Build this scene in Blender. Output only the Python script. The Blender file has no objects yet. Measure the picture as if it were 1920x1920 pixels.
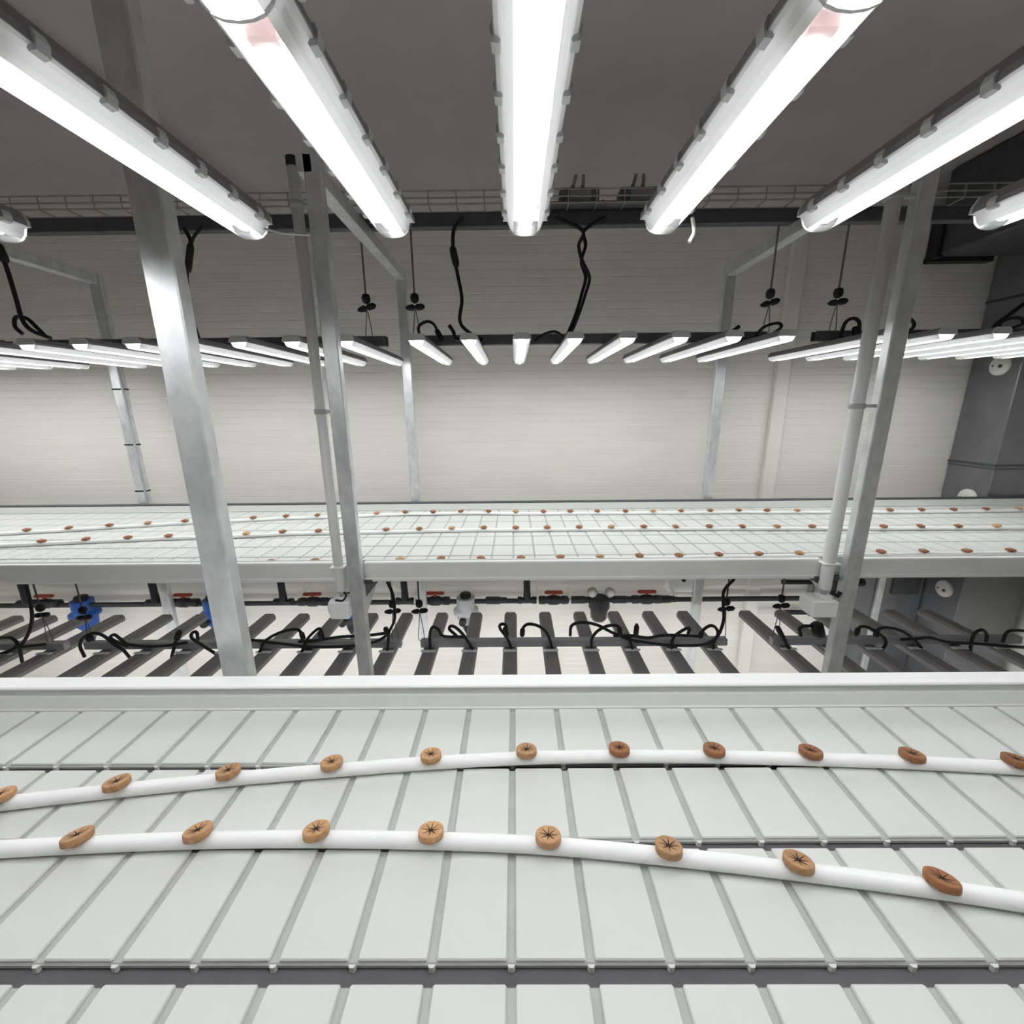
import bpy, math, random
from mathutils import Vector, Matrix
random.seed(7)
SC = bpy.context.scene
COL = SC.collection

# ------------------------------------------------------------------ camera, world, exposure
PITCH, YAW, ROLL, FPX = 0.2411, -0.0074, -0.0104, 795.6
cp, sp, cy, sy, cr, sr = math.cos(PITCH), math.sin(PITCH), math.cos(YAW), math.sin(YAW), math.cos(ROLL), math.sin(ROLL)
FWD = Vector((sy * cp, cy * cp, -sp)); R0 = Vector((cy, -sy, 0)); U0 = R0.cross(FWD)
RGT = cr * R0 + sr * U0; UPV = cr * U0 - sr * R0
cam_data = bpy.data.cameras.new('camera'); cam = bpy.data.objects.new('camera', cam_data); COL.objects.link(cam)
cam_data.sensor_fit = 'HORIZONTAL'; cam_data.sensor_width = 36.0; cam_data.lens = 36.0 * FPX / 1920.0
cam_data.clip_start = 0.01; cam_data.clip_end = 100
m = Matrix.Identity(4)
for i in range(3):
    m[i][0], m[i][1], m[i][2] = RGT[i], UPV[i], -FWD[i]
cam.matrix_world = m
SC.camera = cam
world = bpy.data.worlds.new('world'); SC.world = world; world.use_nodes = True
world.node_tree.nodes['Background'].inputs[0].default_value = (0.8, 0.8, 0.8, 1)
world.node_tree.nodes['Background'].inputs[1].default_value = 0.02
SC.view_settings.view_transform = 'Standard'; SC.view_settings.look = 'None'; SC.view_settings.gamma = 1.0
SC.view_settings.use_curve_mapping = False
SC.view_settings.exposure = 0.9
TUBE_STRENGTH = 13.0
SC.cycles.max_bounces = 6; SC.cycles.diffuse_bounces = 5; SC.cycles.glossy_bounces = 2; SC.cycles.transmission_bounces = 2; SC.cycles.transparent_max_bounces = 6
SC.cycles.use_light_tree = False
SC.cycles.sample_clamp_indirect = 6.0


def at(x, y, Y=None, Z=None, X=None):
    """photo pixel -> point of the place on a known plane (camera is the origin)"""
    d = FWD + RGT * ((x - 960) / FPX) - UPV * ((y - 960) / FPX)
    t = Y / d.y if Y is not None else (Z / d.z if Z is not None else X / d.x)
    return d * t


# ------------------------------------------------------------------ materials
def mat(name, col, rough=0.6, metal=0.0, spec=0.4, noise=None, bump=None, rnd=0.0):
    M = bpy.data.materials.new(name); M.use_nodes = True
    nt = M.node_tree; b = nt.nodes['Principled BSDF']
    b.inputs['Base Color'].default_value = (*col, 1); b.inputs['Roughness'].default_value = rough
    b.inputs['Metallic'].default_value = metal; b.inputs['Specular IOR Level'].default_value = spec
    if noise or bump:
        tc = nt.nodes.new('ShaderNodeTexCoord')
    if noise:
        sc, amt, stretch = noise
        mp = nt.nodes.new('ShaderNodeMapping'); mp.inputs['Scale'].default_value = stretch
        nt.links.new(tc.outputs['Object'], mp.inputs[0])
        n = nt.nodes.new('ShaderNodeTexNoise'); n.inputs['Scale'].default_value = sc; n.inputs['Detail'].default_value = 5
        nt.links.new(mp.outputs[0], n.inputs['Vector'])
        r = nt.nodes.new('ShaderNodeValToRGB')
        r.color_ramp.elements[0].position = 0.3; r.color_ramp.elements[1].position = 0.7
        r.color_ramp.elements[0].color = (*[c * (1 - amt) for c in col], 1)
        r.color_ramp.elements[1].color = (*[min(1, c * (1 + amt)) for c in col], 1)
        nt.links.new(n.outputs['Fac'], r.inputs[0])
        nt.links.new(r.outputs[0], b.inputs['Base Color'])
        if rnd:
            oi = nt.nodes.new('ShaderNodeObjectInfo'); hs = nt.nodes.new('ShaderNodeHueSaturation')
            mr = nt.nodes.new('ShaderNodeMapRange'); mr.inputs[3].default_value = 1 - rnd; mr.inputs[4].default_value = 1 + rnd
            nt.links.new(oi.outputs['Random'], mr.inputs[0]); nt.links.new(mr.outputs[0], hs.inputs['Value'])
            nt.links.new(r.outputs[0], hs.inputs['Color']); nt.links.new(hs.outputs[0], b.inputs['Base Color'])
    if bump:
        sc, st = bump
        n2 = nt.nodes.new('ShaderNodeTexNoise'); n2.inputs['Scale'].default_value = sc; n2.inputs['Detail'].default_value = 4
        nt.links.new(tc.outputs['Object'], n2.inputs['Vector'])
        bp = nt.nodes.new('ShaderNodeBump'); bp.inputs['Strength'].default_value = st; bp.inputs['Distance'].default_value = 0.002
        nt.links.new(n2.outputs['Fac'], bp.inputs['Height']); nt.links.new(bp.outputs[0], b.inputs['Normal'])
    return M


ONE = (1, 1, 1)
MAT = dict(
    dim=mat('rear_wall_grey', (0.35, 0.34, 0.33), 0.8, noise=(2, 0.05, ONE)),
    wall=mat('cladding_white', (0.76, 0.735, 0.69), 0.55, noise=(1.5, 0.03, (1, 1, 6))),
    ceiling=mat('ceiling_taupe', (0.44, 0.395, 0.40), 0.8, noise=(3, 0.04, ONE)),
    floor=mat('floor_grey', (0.62, 0.61, 0.58), 0.5, noise=(2, 0.05, ONE)),
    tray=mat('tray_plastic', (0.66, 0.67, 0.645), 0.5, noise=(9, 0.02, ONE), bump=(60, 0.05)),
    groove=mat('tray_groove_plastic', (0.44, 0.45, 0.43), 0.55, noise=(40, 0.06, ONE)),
    slot_shade=mat('slot_shade_grey', (0.10, 0.093, 0.10), 0.6, noise=(12, 0.1, ONE)),  # dark tone stands in for the shade inside the row slots
    pipe=mat('pipe_white', (0.92, 0.92, 0.92), 0.35, spec=0.5, noise=(5, 0.01, ONE)),
    steel=mat('galvanised_steel', (0.70, 0.72, 0.73), 0.36, 0.6, noise=(22, 0.12, (1, 1, 0.6)), bump=(45, 0.15)),
    steel_dark=mat('dark_steel', (0.10, 0.105, 0.11), 0.5, 0.4, noise=(14, 0.12, ONE)),
    beam=mat('pale_steel_beam', (0.82, 0.83, 0.82), 0.45, 0.0, noise=(7, 0.06, (0.4, 1, 1))),
    drain=mat('grey_drain_plastic', (0.72, 0.73, 0.715), 0.45, noise=(8, 0.03, ONE)),
    black=mat('black_rubber', (0.012, 0.012, 0.013), 0.5, noise=(30, 0.2, ONE)),
    blackp=mat('black_plastic', (0.02, 0.021, 0.024), 0.42, noise=(20, 0.15, ONE)),
    blue=mat('blue_plastic', (0.012, 0.075, 0.32), 0.35, noise=(8, 0.1, ONE)),
    red=mat('red_handle', (0.33, 0.045, 0.02), 0.45, noise=(15, 0.1, ONE)),
    greyp=mat('grey_plastic', (0.42, 0.43, 0.44), 0.45, noise=(10, 0.05, ONE)),
    clearg=mat('smoke_bowl', (0.03, 0.022, 0.02), 0.15, noise=(10, 0.1, ONE)),
    boxwhite=mat('white_box_plastic', (0.92, 0.92, 0.915), 0.4, noise=(9, 0.02, ONE)),
    housing=mat('light_housing_grey', (0.23, 0.22, 0.23), 0.5, noise=(6, 0.05, ONE)),
    reflector=mat('light_reflector', (0.10, 0.10, 0.10), 0.4, noise=(6, 0.02, ONE)),
    clip=mat('light_clip_plastic', (0.55, 0.56, 0.57), 0.3, noise=(20, 0.05, ONE)),
    duct=mat('sheet_metal', (0.25, 0.255, 0.27), 0.38, 0.7, noise=(5, 0.12, (1, 1, 0.6)), bump=(5, 0.1)),
    jbox=mat('junction_box_grey', (0.16, 0.16, 0.165), 0.55, noise=(12, 0.06, ONE)),
    jcover=mat('junction_cover_grey', (0.30, 0.30, 0.31), 0.5, noise=(12, 0.05, ONE)),
    wire=mat('zinc_wire', (0.36, 0.355, 0.34), 0.4, 0.5, noise=(30, 0.1, ONE)),
    rail=mat('rail_grey', (0.34, 0.34, 0.36), 0.45, 0.2, noise=(10, 0.06, ONE)),
    rope=mat('grey_rope', (0.16, 0.15, 0.145), 0.8, noise=(60, 0.2, ONE)),
    vent=mat('vent_white', (0.80, 0.79, 0.74), 0.5, noise=(12, 0.04, ONE)),
    plug=mat('brown_foam', (0.50, 0.28, 0.135), 0.45, noise=(90, 0.22, ONE), rnd=0.18),
    plugdark=mat('dark_brown_foam', (0.30, 0.125, 0.05), 0.45, noise=(90, 0.2, ONE), rnd=0.12),
    slit=mat('slit_brown', (0.035, 0.014, 0.008), 0.8, noise=(90, 0.2, ONE)),
    socket=mat('lamp_socket', (0.75, 0.55, 0.53), 0.5, noise=(30, 0.1, ONE)),
)


def cover_material():
    M = bpy.data.materials.new('clear_ribbed_cover'); M.use_nodes = True; nt = M.node_tree
    for n in list(nt.nodes):
        nt.nodes.remove(n)
    out = nt.nodes.new('ShaderNodeOutputMaterial'); tr = nt.nodes.new('ShaderNodeBsdfTransparent')
    tl = nt.nodes.new('ShaderNodeBsdfTranslucent'); gl = nt.nodes.new('ShaderNodeBsdfGlossy')
    tl.inputs[0].default_value = (0.9, 0.91, 0.92, 1); gl.inputs['Roughness'].default_value = 0.3
    tr.inputs[0].default_value = (0.97, 0.98, 0.98, 1)
    m1 = nt.nodes.new('ShaderNodeMixShader'); m2 = nt.nodes.new('ShaderNodeMixShader')
    tc = nt.nodes.new('ShaderNodeTexCoord'); wv = nt.nodes.new('ShaderNodeTexWave'); wv.bands_direction = 'X'
    wv.inputs['Scale'].default_value = 45
    mr = nt.nodes.new('ShaderNodeMapRange'); mr.inputs[3].default_value = 0.015; mr.inputs[4].default_value = 0.04
    nt.links.new(tc.outputs['Object'], wv.inputs['Vector']); nt.links.new(wv.outputs['Fac'], mr.inputs[0])
    nt.links.new(mr.outputs[0], m1.inputs[0])
    nt.links.new(tr.outputs[0], m1.inputs[1]); nt.links.new(tl.outputs[0], m1.inputs[2])
    m2.inputs[0].default_value = 0.06
    nt.links.new(m1.outputs[0], m2.inputs[1]); nt.links.new(gl.outputs[0], m2.inputs[2])
    nt.links.new(m2.outputs[0], out.inputs[0])
    return M


def tube_material():
    M = bpy.data.materials.new('lit_tube'); M.use_nodes = True; nt = M.node_tree
    for n in list(nt.nodes):
        nt.nodes.remove(n)
    out = nt.nodes.new('ShaderNodeOutputMaterial'); e = nt.nodes.new('ShaderNodeEmission')
    e.inputs[0].default_value = (0.985, 1.0, 0.995, 1); e.inputs[1].default_value = TUBE_STRENGTH
    nt.links.new(e.outputs[0], out.inputs[0])
    return M


def side_material(name, lo, hi):
    M = bpy.data.materials.new(name); M.use_nodes = True; nt = M.node_tree
    b = nt.nodes['Principled BSDF']; b.inputs['Base Color'].default_value = (0.55, 0.56, 0.57, 1); b.inputs['Roughness'].default_value = 0.3
    tl = nt.nodes.new('ShaderNodeBsdfTranslucent'); mx = nt.nodes.new('ShaderNodeMixShader')
    tc = nt.nodes.new('ShaderNodeTexCoord'); nz = nt.nodes.new('ShaderNodeTexNoise'); nz.inputs['Scale'].default_value = 25
    mr = nt.nodes.new('ShaderNodeMapRange'); mr.inputs[3].default_value = lo; mr.inputs[4].default_value = hi
    nt.links.new(tc.outputs['Object'], nz.inputs['Vector']); nt.links.new(nz.outputs['Fac'], mr.inputs[0]); nt.links.new(mr.outputs[0], mx.inputs[0])
    nt.links.new(b.outputs[0], mx.inputs[1]); nt.links.new(tl.outputs[0], mx.inputs[2])
    nt.links.new(mx.outputs[0], nt.nodes['Material Output'].inputs[0])
    return M


MAT['cside'] = side_material('cover_side_plastic', .045, .06); MAT['ecap'] = side_material('end_cap_plastic', .015, .025); MAT['cover'] = cover_material(); MAT['tube'] = tube_material()


# ------------------------------------------------------------------ mesh builder
class MB:
    def __init__(s):
        s.v = []; s.f = []; s.sm = []

    def add(s, vs, fs, smooth=False):
        o = len(s.v); s.v += [tuple(p) for p in vs]
        for f in fs:
            s.f.append(tuple(i + o for i in f)); s.sm.append(smooth)
        return s

    def box(s, a, b):
        x0, x1 = sorted((a[0], b[0])); y0, y1 = sorted((a[1], b[1])); z0, z1 = sorted((a[2], b[2]))
        return s.add([(x0, y0, z0), (x1, y0, z0), (x1, y1, z0), (x0, y1, z0), (x0, y0, z1), (x1, y0, z1), (x1, y1, z1), (x0, y1, z1)],
                     [(0, 3, 2, 1), (4, 5, 6, 7), (0, 1, 5, 4), (1, 2, 6, 5), (2, 3, 7, 6), (3, 0, 4, 7)])

    def bbox(s, a, b, c=0.003):
        """box with chamfered edges"""
        x0, x1 = sorted((a[0], b[0])); y0, y1 = sorted((a[1], b[1])); z0, z1 = sorted((a[2], b[2]))
        c = min(c, (x1 - x0) * .45, (y1 - y0) * .45, (z1 - z0) * .45)
        def ring(i, z):
            return [(x0 + i, y0 + c, z), (x0 + c, y0 + i, z), (x1 - c, y0 + i, z), (x1 - i, y0 + c, z), (x1 - i, y1 - c, z), (x1 - c, y1 - i, z), (x0 + c, y1 - i, z), (x0 + i, y1 - c, z)]
        vs = []
        for i, z in ((c, z0), (0, z0 + c), (0, z1 - c), (c, z1)):
            if i:
                vs += [(x0 + c, y0 + 2 * c, z), (x0 + 2 * c, y0 + c, z), (x1 - 2 * c, y0 + c, z), (x1 - c, y0 + 2 * c, z), (x1 - c, y1 - 2 * c, z), (x1 - 2 * c, y1 - c, z), (x0 + 2 * c, y1 - c, z), (x0 + c, y1 - 2 * c, z)] if min(x1 - x0, y1 - y0) > 4.2 * c else [(min(max(px, x0 + c), x1 - c), min(max(py, y0 + c), y1 - c), z) for px, py, _ in ring(0, z)]
            else:
                vs += ring(0, z)
        fs = [tuple(reversed(range(8)))]
        for k in range(3):
            for j in range(8):
                a_, b_ = k * 8 + j, k * 8 + (j + 1) % 8
                fs.append((a_, b_, b_ + 8, a_ + 8))
        fs.append(tuple(range(24, 32)))
        return s.add(vs, fs)

    def extrude(s, prof, axis, a, b, smooth=False, cap=True, closed=True):
        """profile of 2-D points pushed from a to b along an axis ('x': prof=(y,z), 'y': prof=(x,z), 'z': prof=(x,y))"""
        def P(p, t):
            return {'x': (t, p[0], p[1]), 'y': (p[0], t, p[1]), 'z': (p[0], p[1], t)}[axis]
        n = len(prof); vs = [P(p, a) for p in prof] + [P(p, b) for p in prof]
        fs = [(i, (i + 1) % n, (i + 1) % n + n, i + n) for i in range(n if closed else n - 1)]
        s.add(vs, fs, smooth)
        if cap and closed:
            s.add(vs, [tuple(reversed(range(n))), tuple(range(n, 2 * n))])
        return s

    def tube(s, pts, r, n=8, cap=True):
        pts = [Vector(p) for p in pts]
        rs = r if isinstance(r, (list, tuple)) else [r] * len(pts)
        vs = []; up = None
        for i, p in enumerate(pts):
            t = (pts[min(i + 1, len(pts) - 1)] - pts[max(i - 1, 0)])
            t = t.normalized() if t.length > 1e-9 else Vector((0, 0, 1))
            if up is None:
                up = Vector((0, 0, 1)) if abs(t.z) < 0.9 else Vector((1, 0, 0))
            a = t.cross(up)
            if a.length < 1e-6:
                a = t.cross(Vector((1, 0.3, 0)))
            a.normalize(); b = a.cross(t).normalized(); up = b
            for k in range(n):
                w = 2 * math.pi * k / n
                vs.append(p + (a * math.cos(w) + b * math.sin(w)) * rs[i])
        fs = []
        for i in range(len(pts) - 1):
            for k in range(n):
                k2 = (k + 1) % n
                fs.append((i * n + k, i * n + k2, (i + 1) * n + k2, (i + 1) * n + k))
        s.add(vs, fs, True)
        if cap:
            L = (len(pts) - 1) * n
            s.add(vs, [tuple(reversed(range(n))), tuple(range(L, L + n))])
        return s

    def lathe(s, prof, c=(0, 0, 0), n=20, smooth=True, axis='z'):
        vs = []
        for r, z in prof:
            for k in range(n):
                w = 2 * math.pi * k / n; x, y = r * math.cos(w), r * math.sin(w)
                q = {'z': (x, y, z), 'x': (z, x, y), 'y': (y, z, x)}[axis]
                vs.append((c[0] + q[0], c[1] + q[1], c[2] + q[2]))
        fs = []
        for i in range(len(prof) - 1):
            for k in range(n):
                k2 = (k + 1) % n
                fs.append((i * n + k, i * n + k2, (i + 1) * n + k2, (i + 1) * n + k))
        s.add(vs, fs, smooth)
        L = (len(prof) - 1) * n
        if prof[0][0] > 1e-6:
            s.add(vs[:n], [tuple(reversed(range(n)))])
        if prof[-1][0] > 1e-6:
            s.add(vs[L:], [tuple(range(n))])
        return s

    def mesh(s, name, origin=(0, 0, 0)):
        me = bpy.data.meshes.new(name)
        me.from_pydata([(a - origin[0], b - origin[1], c - origin[2]) for a, b, c in s.v], [], s.f)
        me.polygons.foreach_set('use_smooth', s.sm); me.update()
        return me


def link(name, me, material, parent=None, loc=(0, 0, 0)):
    o = bpy.data.objects.new(name, me); COL.objects.link(o); o.location = loc
    if material is not None and not me.materials:
        me.materials.append(MAT[material] if isinstance(material, str) else material)
    if parent:
        o.parent = parent
    return o


def part(name, mb, material, parent, **kw):
    """mesh given in world coordinates, hung under its thing (an Empty without rotation) or under a part of it"""
    p = parent; org = Vector((0, 0, 0))
    while p:
        org += p.location; p = p.parent
    o = link(name, mb.mesh(name, org), material, parent)
    for k, v in kw.items():
        o[k] = v
    return o


def tag(o, label, cat, group=None):
    o['label'] = label; o['category'] = cat
    if group:
        o['group'] = group
    return o


def thing(name, loc, label, cat, group=None):
    o = bpy.data.objects.new(name, None); COL.objects.link(o); o.location = loc; o.empty_display_size = 0.05
    return tag(o, label, cat, group)


def solo(name, mb, material, base, label, cat, group=None):
    return tag(link(name, mb.mesh(name, base), material, None, base), label, cat, group)


def struct(name, mb, material, label=None):
    o = link(name, mb.mesh(name), material); o['kind'] = 'structure'
    if label:
        o['label'] = label
    return o


def smooth_path(pts, k=5):
    pts = [Vector(p) for p in pts]
    if len(pts) < 3:
        return pts
    P = [pts[0] * 2 - pts[1]] + pts + [pts[-1] * 2 - pts[-2]]; out = []
    for i in range(1, len(P) - 2):
        for j in range(k):
            t = j / k; a, b, c, d = P[i - 1], P[i], P[i + 1], P[i + 2]
            out.append(0.5 * ((2 * b) + (c - a) * t + (2 * a - 5 * b + 4 * c - d) * t * t + (3 * b - a - 3 * c + d) * t ** 3))
    out.append(pts[-1])
    return out


ORD = ['zeroth', 'first', 'second', 'third', 'fourth', 'fifth', 'sixth', 'seventh', 'eighth', 'ninth', 'tenth', 'eleventh', 'twelfth', 'thirteenth',
       'fourteenth', 'fifteenth', 'sixteenth', 'seventeenth', 'eighteenth', 'nineteenth', 'twentieth', 'twenty-first', 'twenty-second', 'twenty-third',
       'twenty-fourth', 'twenty-fifth', 'twenty-sixth', 'twenty-seventh', 'twenty-eighth', 'twenty-ninth', 'thirtieth', 'thirty-first', 'thirty-second', 'thirty-third', 'thirty-fourth']


def nth(i):
    return ORD[i]


# ------------------------------------------------------------------ the room
X0, X1, YB, YW, ZF, ZC = -6.4, 4.5, -5.0, 3.80, -3.05, 1.64
prof = []
z = ZF
while z < ZC - 0.001:                                  # micro-lined cladding: shallow grooves every 6 cm
    z2 = min(z + 0.06, ZC)
    prof += [(YW, z), (YW, z2 - 0.008), (YW + 0.0025, z2 - 0.004)]
    z = z2
prof += [(YW, ZC), (YW + 0.12, ZC), (YW + 0.12, ZF)]
struct('wall_back', MB().extrude(prof, 'x', X0, X1), 'wall', 'white horizontally lined back wall behind the far bench')
struct('wall_left', MB().box((X0 - .1, YB, ZF), (X0, YW, ZC)), 'wall')
struct('wall_right', MB().box((X1, YB, ZF), (X1 + .1, YW, ZC)), 'wall')
struct('wall_front', MB().box((X0, YB - .1, ZF), (X1, YB, ZC)), 'dim')
struct('floor', MB().box((X0, YB, ZF - .1), (X1, YW, ZF)), 'floor')
struct('ceiling', MB().box((X0, YB, ZC), (X1, YW + .12, ZC + .1)), 'ceiling', 'plain taupe ceiling above the lights')
struct('trim_1', MB().bbox((2.21, YW - .055, ZF), (2.325, YW - .001, 1.40), .006), 'wall', 'white vertical trunking on the back wall')

# grey sheet metal at the back corner, and the hanging air unit
d = thing('air_duct', (4.1, 3.62, ZF), 'grey sheet metal duct column standing in the corner with round vents', 'duct')
part('shell', MB().bbox((3.86, 3.42, ZF), (4.40, YW - .01, ZC - .005), .006), 'duct', d)
part('seam_flange', MB().bbox((3.845, 3.41, -.50), (4.40, YW - .01, -.485), .002), 'steel_dark', d)
part('seam_flange', MB().bbox((3.850, 3.41, -.525), (4.40, YW - .01, -.518), .002), 'steel_dark', d)
part('seam_flange', MB().bbox((3.850, 3.41, .78), (4.40, YW - .01, .80), .002), 'steel_dark', d)
for k, (zz, w) in enumerate(((0.284, 'high on the corner duct'), (-0.784, 'on the corner duct just above the far bench edge'), (-1.62, 'on the corner duct below the far bench'))):
    v = thing('round_vent', (3.86, 3.56, zz), 'round white vent disc ' + w, 'vent', 'round vents on the duct')
    part('disc', MB().lathe([(0.0, -.032), (.03, -.032), (.062, -.026), (.075, -.012), (.075, 0)], (3.859, 3.56, zz), 24, axis='x'), 'vent', v)
    part('screw', MB().lathe([(0.0, -.044), (.009, -.043), (.014, -.034), (.014, -.028)], (3.859, 3.535, zz - .005), 10, axis='x'), 'steel_dark', v)
    part('screw', MB().lathe([(0.0, -.040), (.004, -.039), (.007, -.034), (.007, -.028)], (3.859, 3.59, zz), 8, axis='x'), 'steel_dark', v)
a = thing('air_unit', (3.8, 2.6, 1.05), 'dark grey boxed air unit hanging under the ceiling near the corner', 'air unit')
part('casing', MB().bbox((3.17, 1.5, 1.07), (3.84, 3.58, ZC - .01), .01), 'steel_dark', a)
part('corner_flange', MB().bbox((3.14, 3.52, 1.05), (3.19, 3.62, 1.36), .004), 'black', a)
part('edge_flange', MB().bbox((3.14, 3.57, 1.035), (3.62, 3.63, 1.075), .004), 'black', a)
s = thing('metal_panel', (3.5, 3.75, ZF), 'dark grey sheet metal panel low on the back wall beside the duct', 'panel')
part('sheet', MB().bbox((3.12, 3.74, ZF), (3.85, YW - .002, -1.20), .004), 'duct', s)
part('edge_strip', MB().bbox((3.40, 3.71, ZF), (3.46, 3.739, -1.25), .004), 'steel', s)
part('access_plate', MB().bbox((3.55, 3.72, -1.75), (3.80, 3.739, -1.5), .004), 'steel_dark', s)

# ------------------------------------------------------------------ benches
PW, PITCHX, PH = 0.1060, 0.1188, 0.014


def pad_mesh(w, dpt):
    """one raised pad of the tray: sloped sides, flat top at z=0"""
    b, t, q = 0.0, 0.0022, 0.0022
    def ring(i, z):
        x0, x1, y0, y1, c = i, w - i, i, dpt - i, q
        return [(x0 + c, y0, z), (x1 - c, y0, z), (x1, y0 + c, z), (x1, y1 - c, z), (x1 - c, y1, z), (x0 + c, y1, z), (x0, y1 - c, z), (x0, y0 + c, z)]
    vs = ring(0, -PH) + ring(0.0004, -0.0022) + ring(t, 0)
    fs = []
    for k in range(2):
        for j in range(8):
            j2 = (j + 1) % 8
            fs.append((k * 8 + j, k * 8 + j2, k * 8 + j2 + 8, k * 8 + j + 8))
    fs.append(tuple(range(16, 24)))
    return vs, fs


def make_pad(w, dpt):
    vs, fs = pad_mesh(w, dpt); mb = MB().add(vs, fs); me = mb.mesh('panel'); me.materials.append(MAT['tray']); return me


TZ = -0.80
XC = -0.0113
# near bench
nb = thing('grow_bench', (0, 0.55, TZ), 'pale grey ribbed grow bench filling the foreground with two white pipes', 'bench')
NX0, NX1 = -2.45, 2.45
part('liner', MB().box((NX0, 0.0, -.862), (NX1, 1.03, -.8155)), 'slot_shade', nb)  # dark sheet close under the rows, painting the slots' shade
rows = [(0.820, 0.999), (0.640, 0.803), (0.455, 0.621), (0.270, 0.429), (0.085, 0.250)]
for (y0, y1) in rows:
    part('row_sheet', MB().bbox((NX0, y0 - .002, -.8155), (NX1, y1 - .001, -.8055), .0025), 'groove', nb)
TIP = MB().extrude([(-.0055, -.0021), (-.0050, -.004), (-.003, -.0065), (.003, -.0065), (.0050, -.004), (.0055, -.0021)], 'z', -.0155, -.0050).mesh('groove_tip')
TIP.materials.append(MAT['tray'])
pm = {}
for (y0, y1) in rows:
    for k in range(-20, 20):
        dpt = round(y1 - y0, 4)
        if dpt not in pm:
            pm[dpt] = make_pad(PW, dpt)
        o = bpy.data.objects.new('panel', pm[dpt]); COL.objects.link(o); o.parent = nb
        o.location = (XC + k * PITCHX + (PITCHX - PW) / 2, y0 - 0.55, 0)
        if y0 > .2:
            o = bpy.data.objects.new('groove_tip', TIP); COL.objects.link(o); o.parent = nb; o.location = (XC + k * PITCHX, y0 - .55, 0)
rim = [(.9995, -.84), (.9995, -.799), (1.0035, -.796), (1.014, -.768), (1.022, -.766), (1.022, -.747), (1.058, -.747), (1.058, -.86), (1.03, -.86)]
part('rear_rim', MB().extrude(rim, 'x', NX0, NX1), 'tray', nb)
part('rim_flange', MB().bbox((NX0, 1.013, -.7465), (NX1, 1.064, -.737), .003), 'pipe', nb)
part('front_rim', MB().extrude([(-.03, -.86), (-.03, -.74), (.03, -.74), (.05, -.80), (.06, -.862)], 'x', NX0, NX1), 'tray', nb)
part('support_beam', MB().bbox((NX0, .93, -.94), (NX1, 1.0, -.863), .004), 'steel', nb)
part('support_beam', MB().bbox((NX0, .05, -.94), (NX1, .12, -.863), .004), 'steel', nb)

# far bench
FB0, FB1 = 2.00, 3.37
fb = thing('grow_bench', (0, 2.7, TZ), 'long white ribbed grow bench along the back wall with three pipes', 'bench')
FX0, FX1 = -5.6, 4.40
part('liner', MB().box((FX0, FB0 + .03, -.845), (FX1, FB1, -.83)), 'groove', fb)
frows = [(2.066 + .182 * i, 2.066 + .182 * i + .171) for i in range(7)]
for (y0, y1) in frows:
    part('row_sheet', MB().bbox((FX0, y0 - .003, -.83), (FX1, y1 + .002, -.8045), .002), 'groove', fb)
fpm = make_pad(PW + .005, 0.171)
count = 0; rest = MB(); RV, RF = pad_mesh(PW + .005, 0.171)
for ri, (y0, y1) in enumerate(frows):
    for k in range(-47, 38):
        x = XC + k * PITCHX + .003
        if x + PW > FX1 or x < FX0:
            continue
        pc = Vector((x + .05, y0 + .08, TZ)); zc = pc.dot(FWD); px = 960 + FPX * pc.dot(RGT) / zc
        if -30 < px < 1950 and count < 300 and ri < 6:
            o = bpy.data.objects.new('panel', fpm); COL.objects.link(o); o.parent = fb
            o.location = (x, y0 - 2.7, 0); count += 1
        else:
            rest.add([(vx + x, vy + y0, vz + TZ) for vx, vy, vz in RV], RF)
part('far_panels', rest, 'tray', fb, kind='stuff')
part('rear_rim', MB().extrude([(3.343, -.83), (3.343, -.797), (3.35, -.795), (3.362, -.752), (3.405, -.752), (3.405, -.85), (3.37, -.85)], 'x', FX0, FX1), 'tray', fb)
part('rear_edge_strip', MB().bbox((FX0, 3.360, -.7515), (FX1, 3.406, -.741), .002), 'steel_dark', fb)
part('front_rim', MB().extrude([(2.063, -.83), (2.063, -.80), (2.055, -.79), (2.050, -.752), (2.046, -.748), (2.0415, -.748), (2.0415, -.83)], 'x', FX0, FX1), 'tray', fb)

# ------------------------------------------------------------------ steel racks
nr = solo('rack_post', MB().bbox((-.912, 1.15, ZF), (-.832, 1.196, ZC - .02), .004), 'steel', (-.872, 1.17, ZF),
          'tall galvanised post rising behind the near bench, its upper half in shade', 'post')

rk = thing('steel_rack', (.4, 2.7, ZF), 'galvanised steel rack frame carrying the far bench and its lights', 'rack')
FP = [-.830, 1.628]
part('front_post', MB().bbox((-.832, 1.96, ZF), (-.765, 2.006, 1.03), .004), 'steel', rk)
part('front_post', MB().bbox((1.625, 1.96, ZF), (1.698, 2.006, 1.03), .004), 'steel', rk)
RP = [(-3.135, -3.05), (-.862, -.790), (1.553, 1.632)]
rps = []
for (xa, xb) in RP:
    rps.append(part('rear_post', MB().bbox((xa, 3.43, ZF), (xb, 3.475, .985), .004), 'steel', rk))
for zz in (.165, -.265, -.645):
    part('cable_tie', MB().bbox((-3.139, 3.426, zz), (-3.046, 3.479, zz + .012), .002), 'black', rps[0])
part('tied_cable', MB().tube([(-3.05, 3.424, z_) for z_ in (.38, .165, -.1, -.265, -.5, -.645, -.78)], .009, 6), 'greyp', rps[0])
ARM = [(-3.128, -3.058), (-.860, -.795), (1.558, 1.625)]
for (xa, xb) in ARM:
    part('top_arm', MB().bbox((xa, 1.96, .918), (xb, 3.43, .984), .003), 'steel', rk)
part('cross_beam', MB().bbox((-5.6, 2.68, .9845), (3.1, 2.735, 1.054), .003), 'steel_dark', rk)
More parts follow.
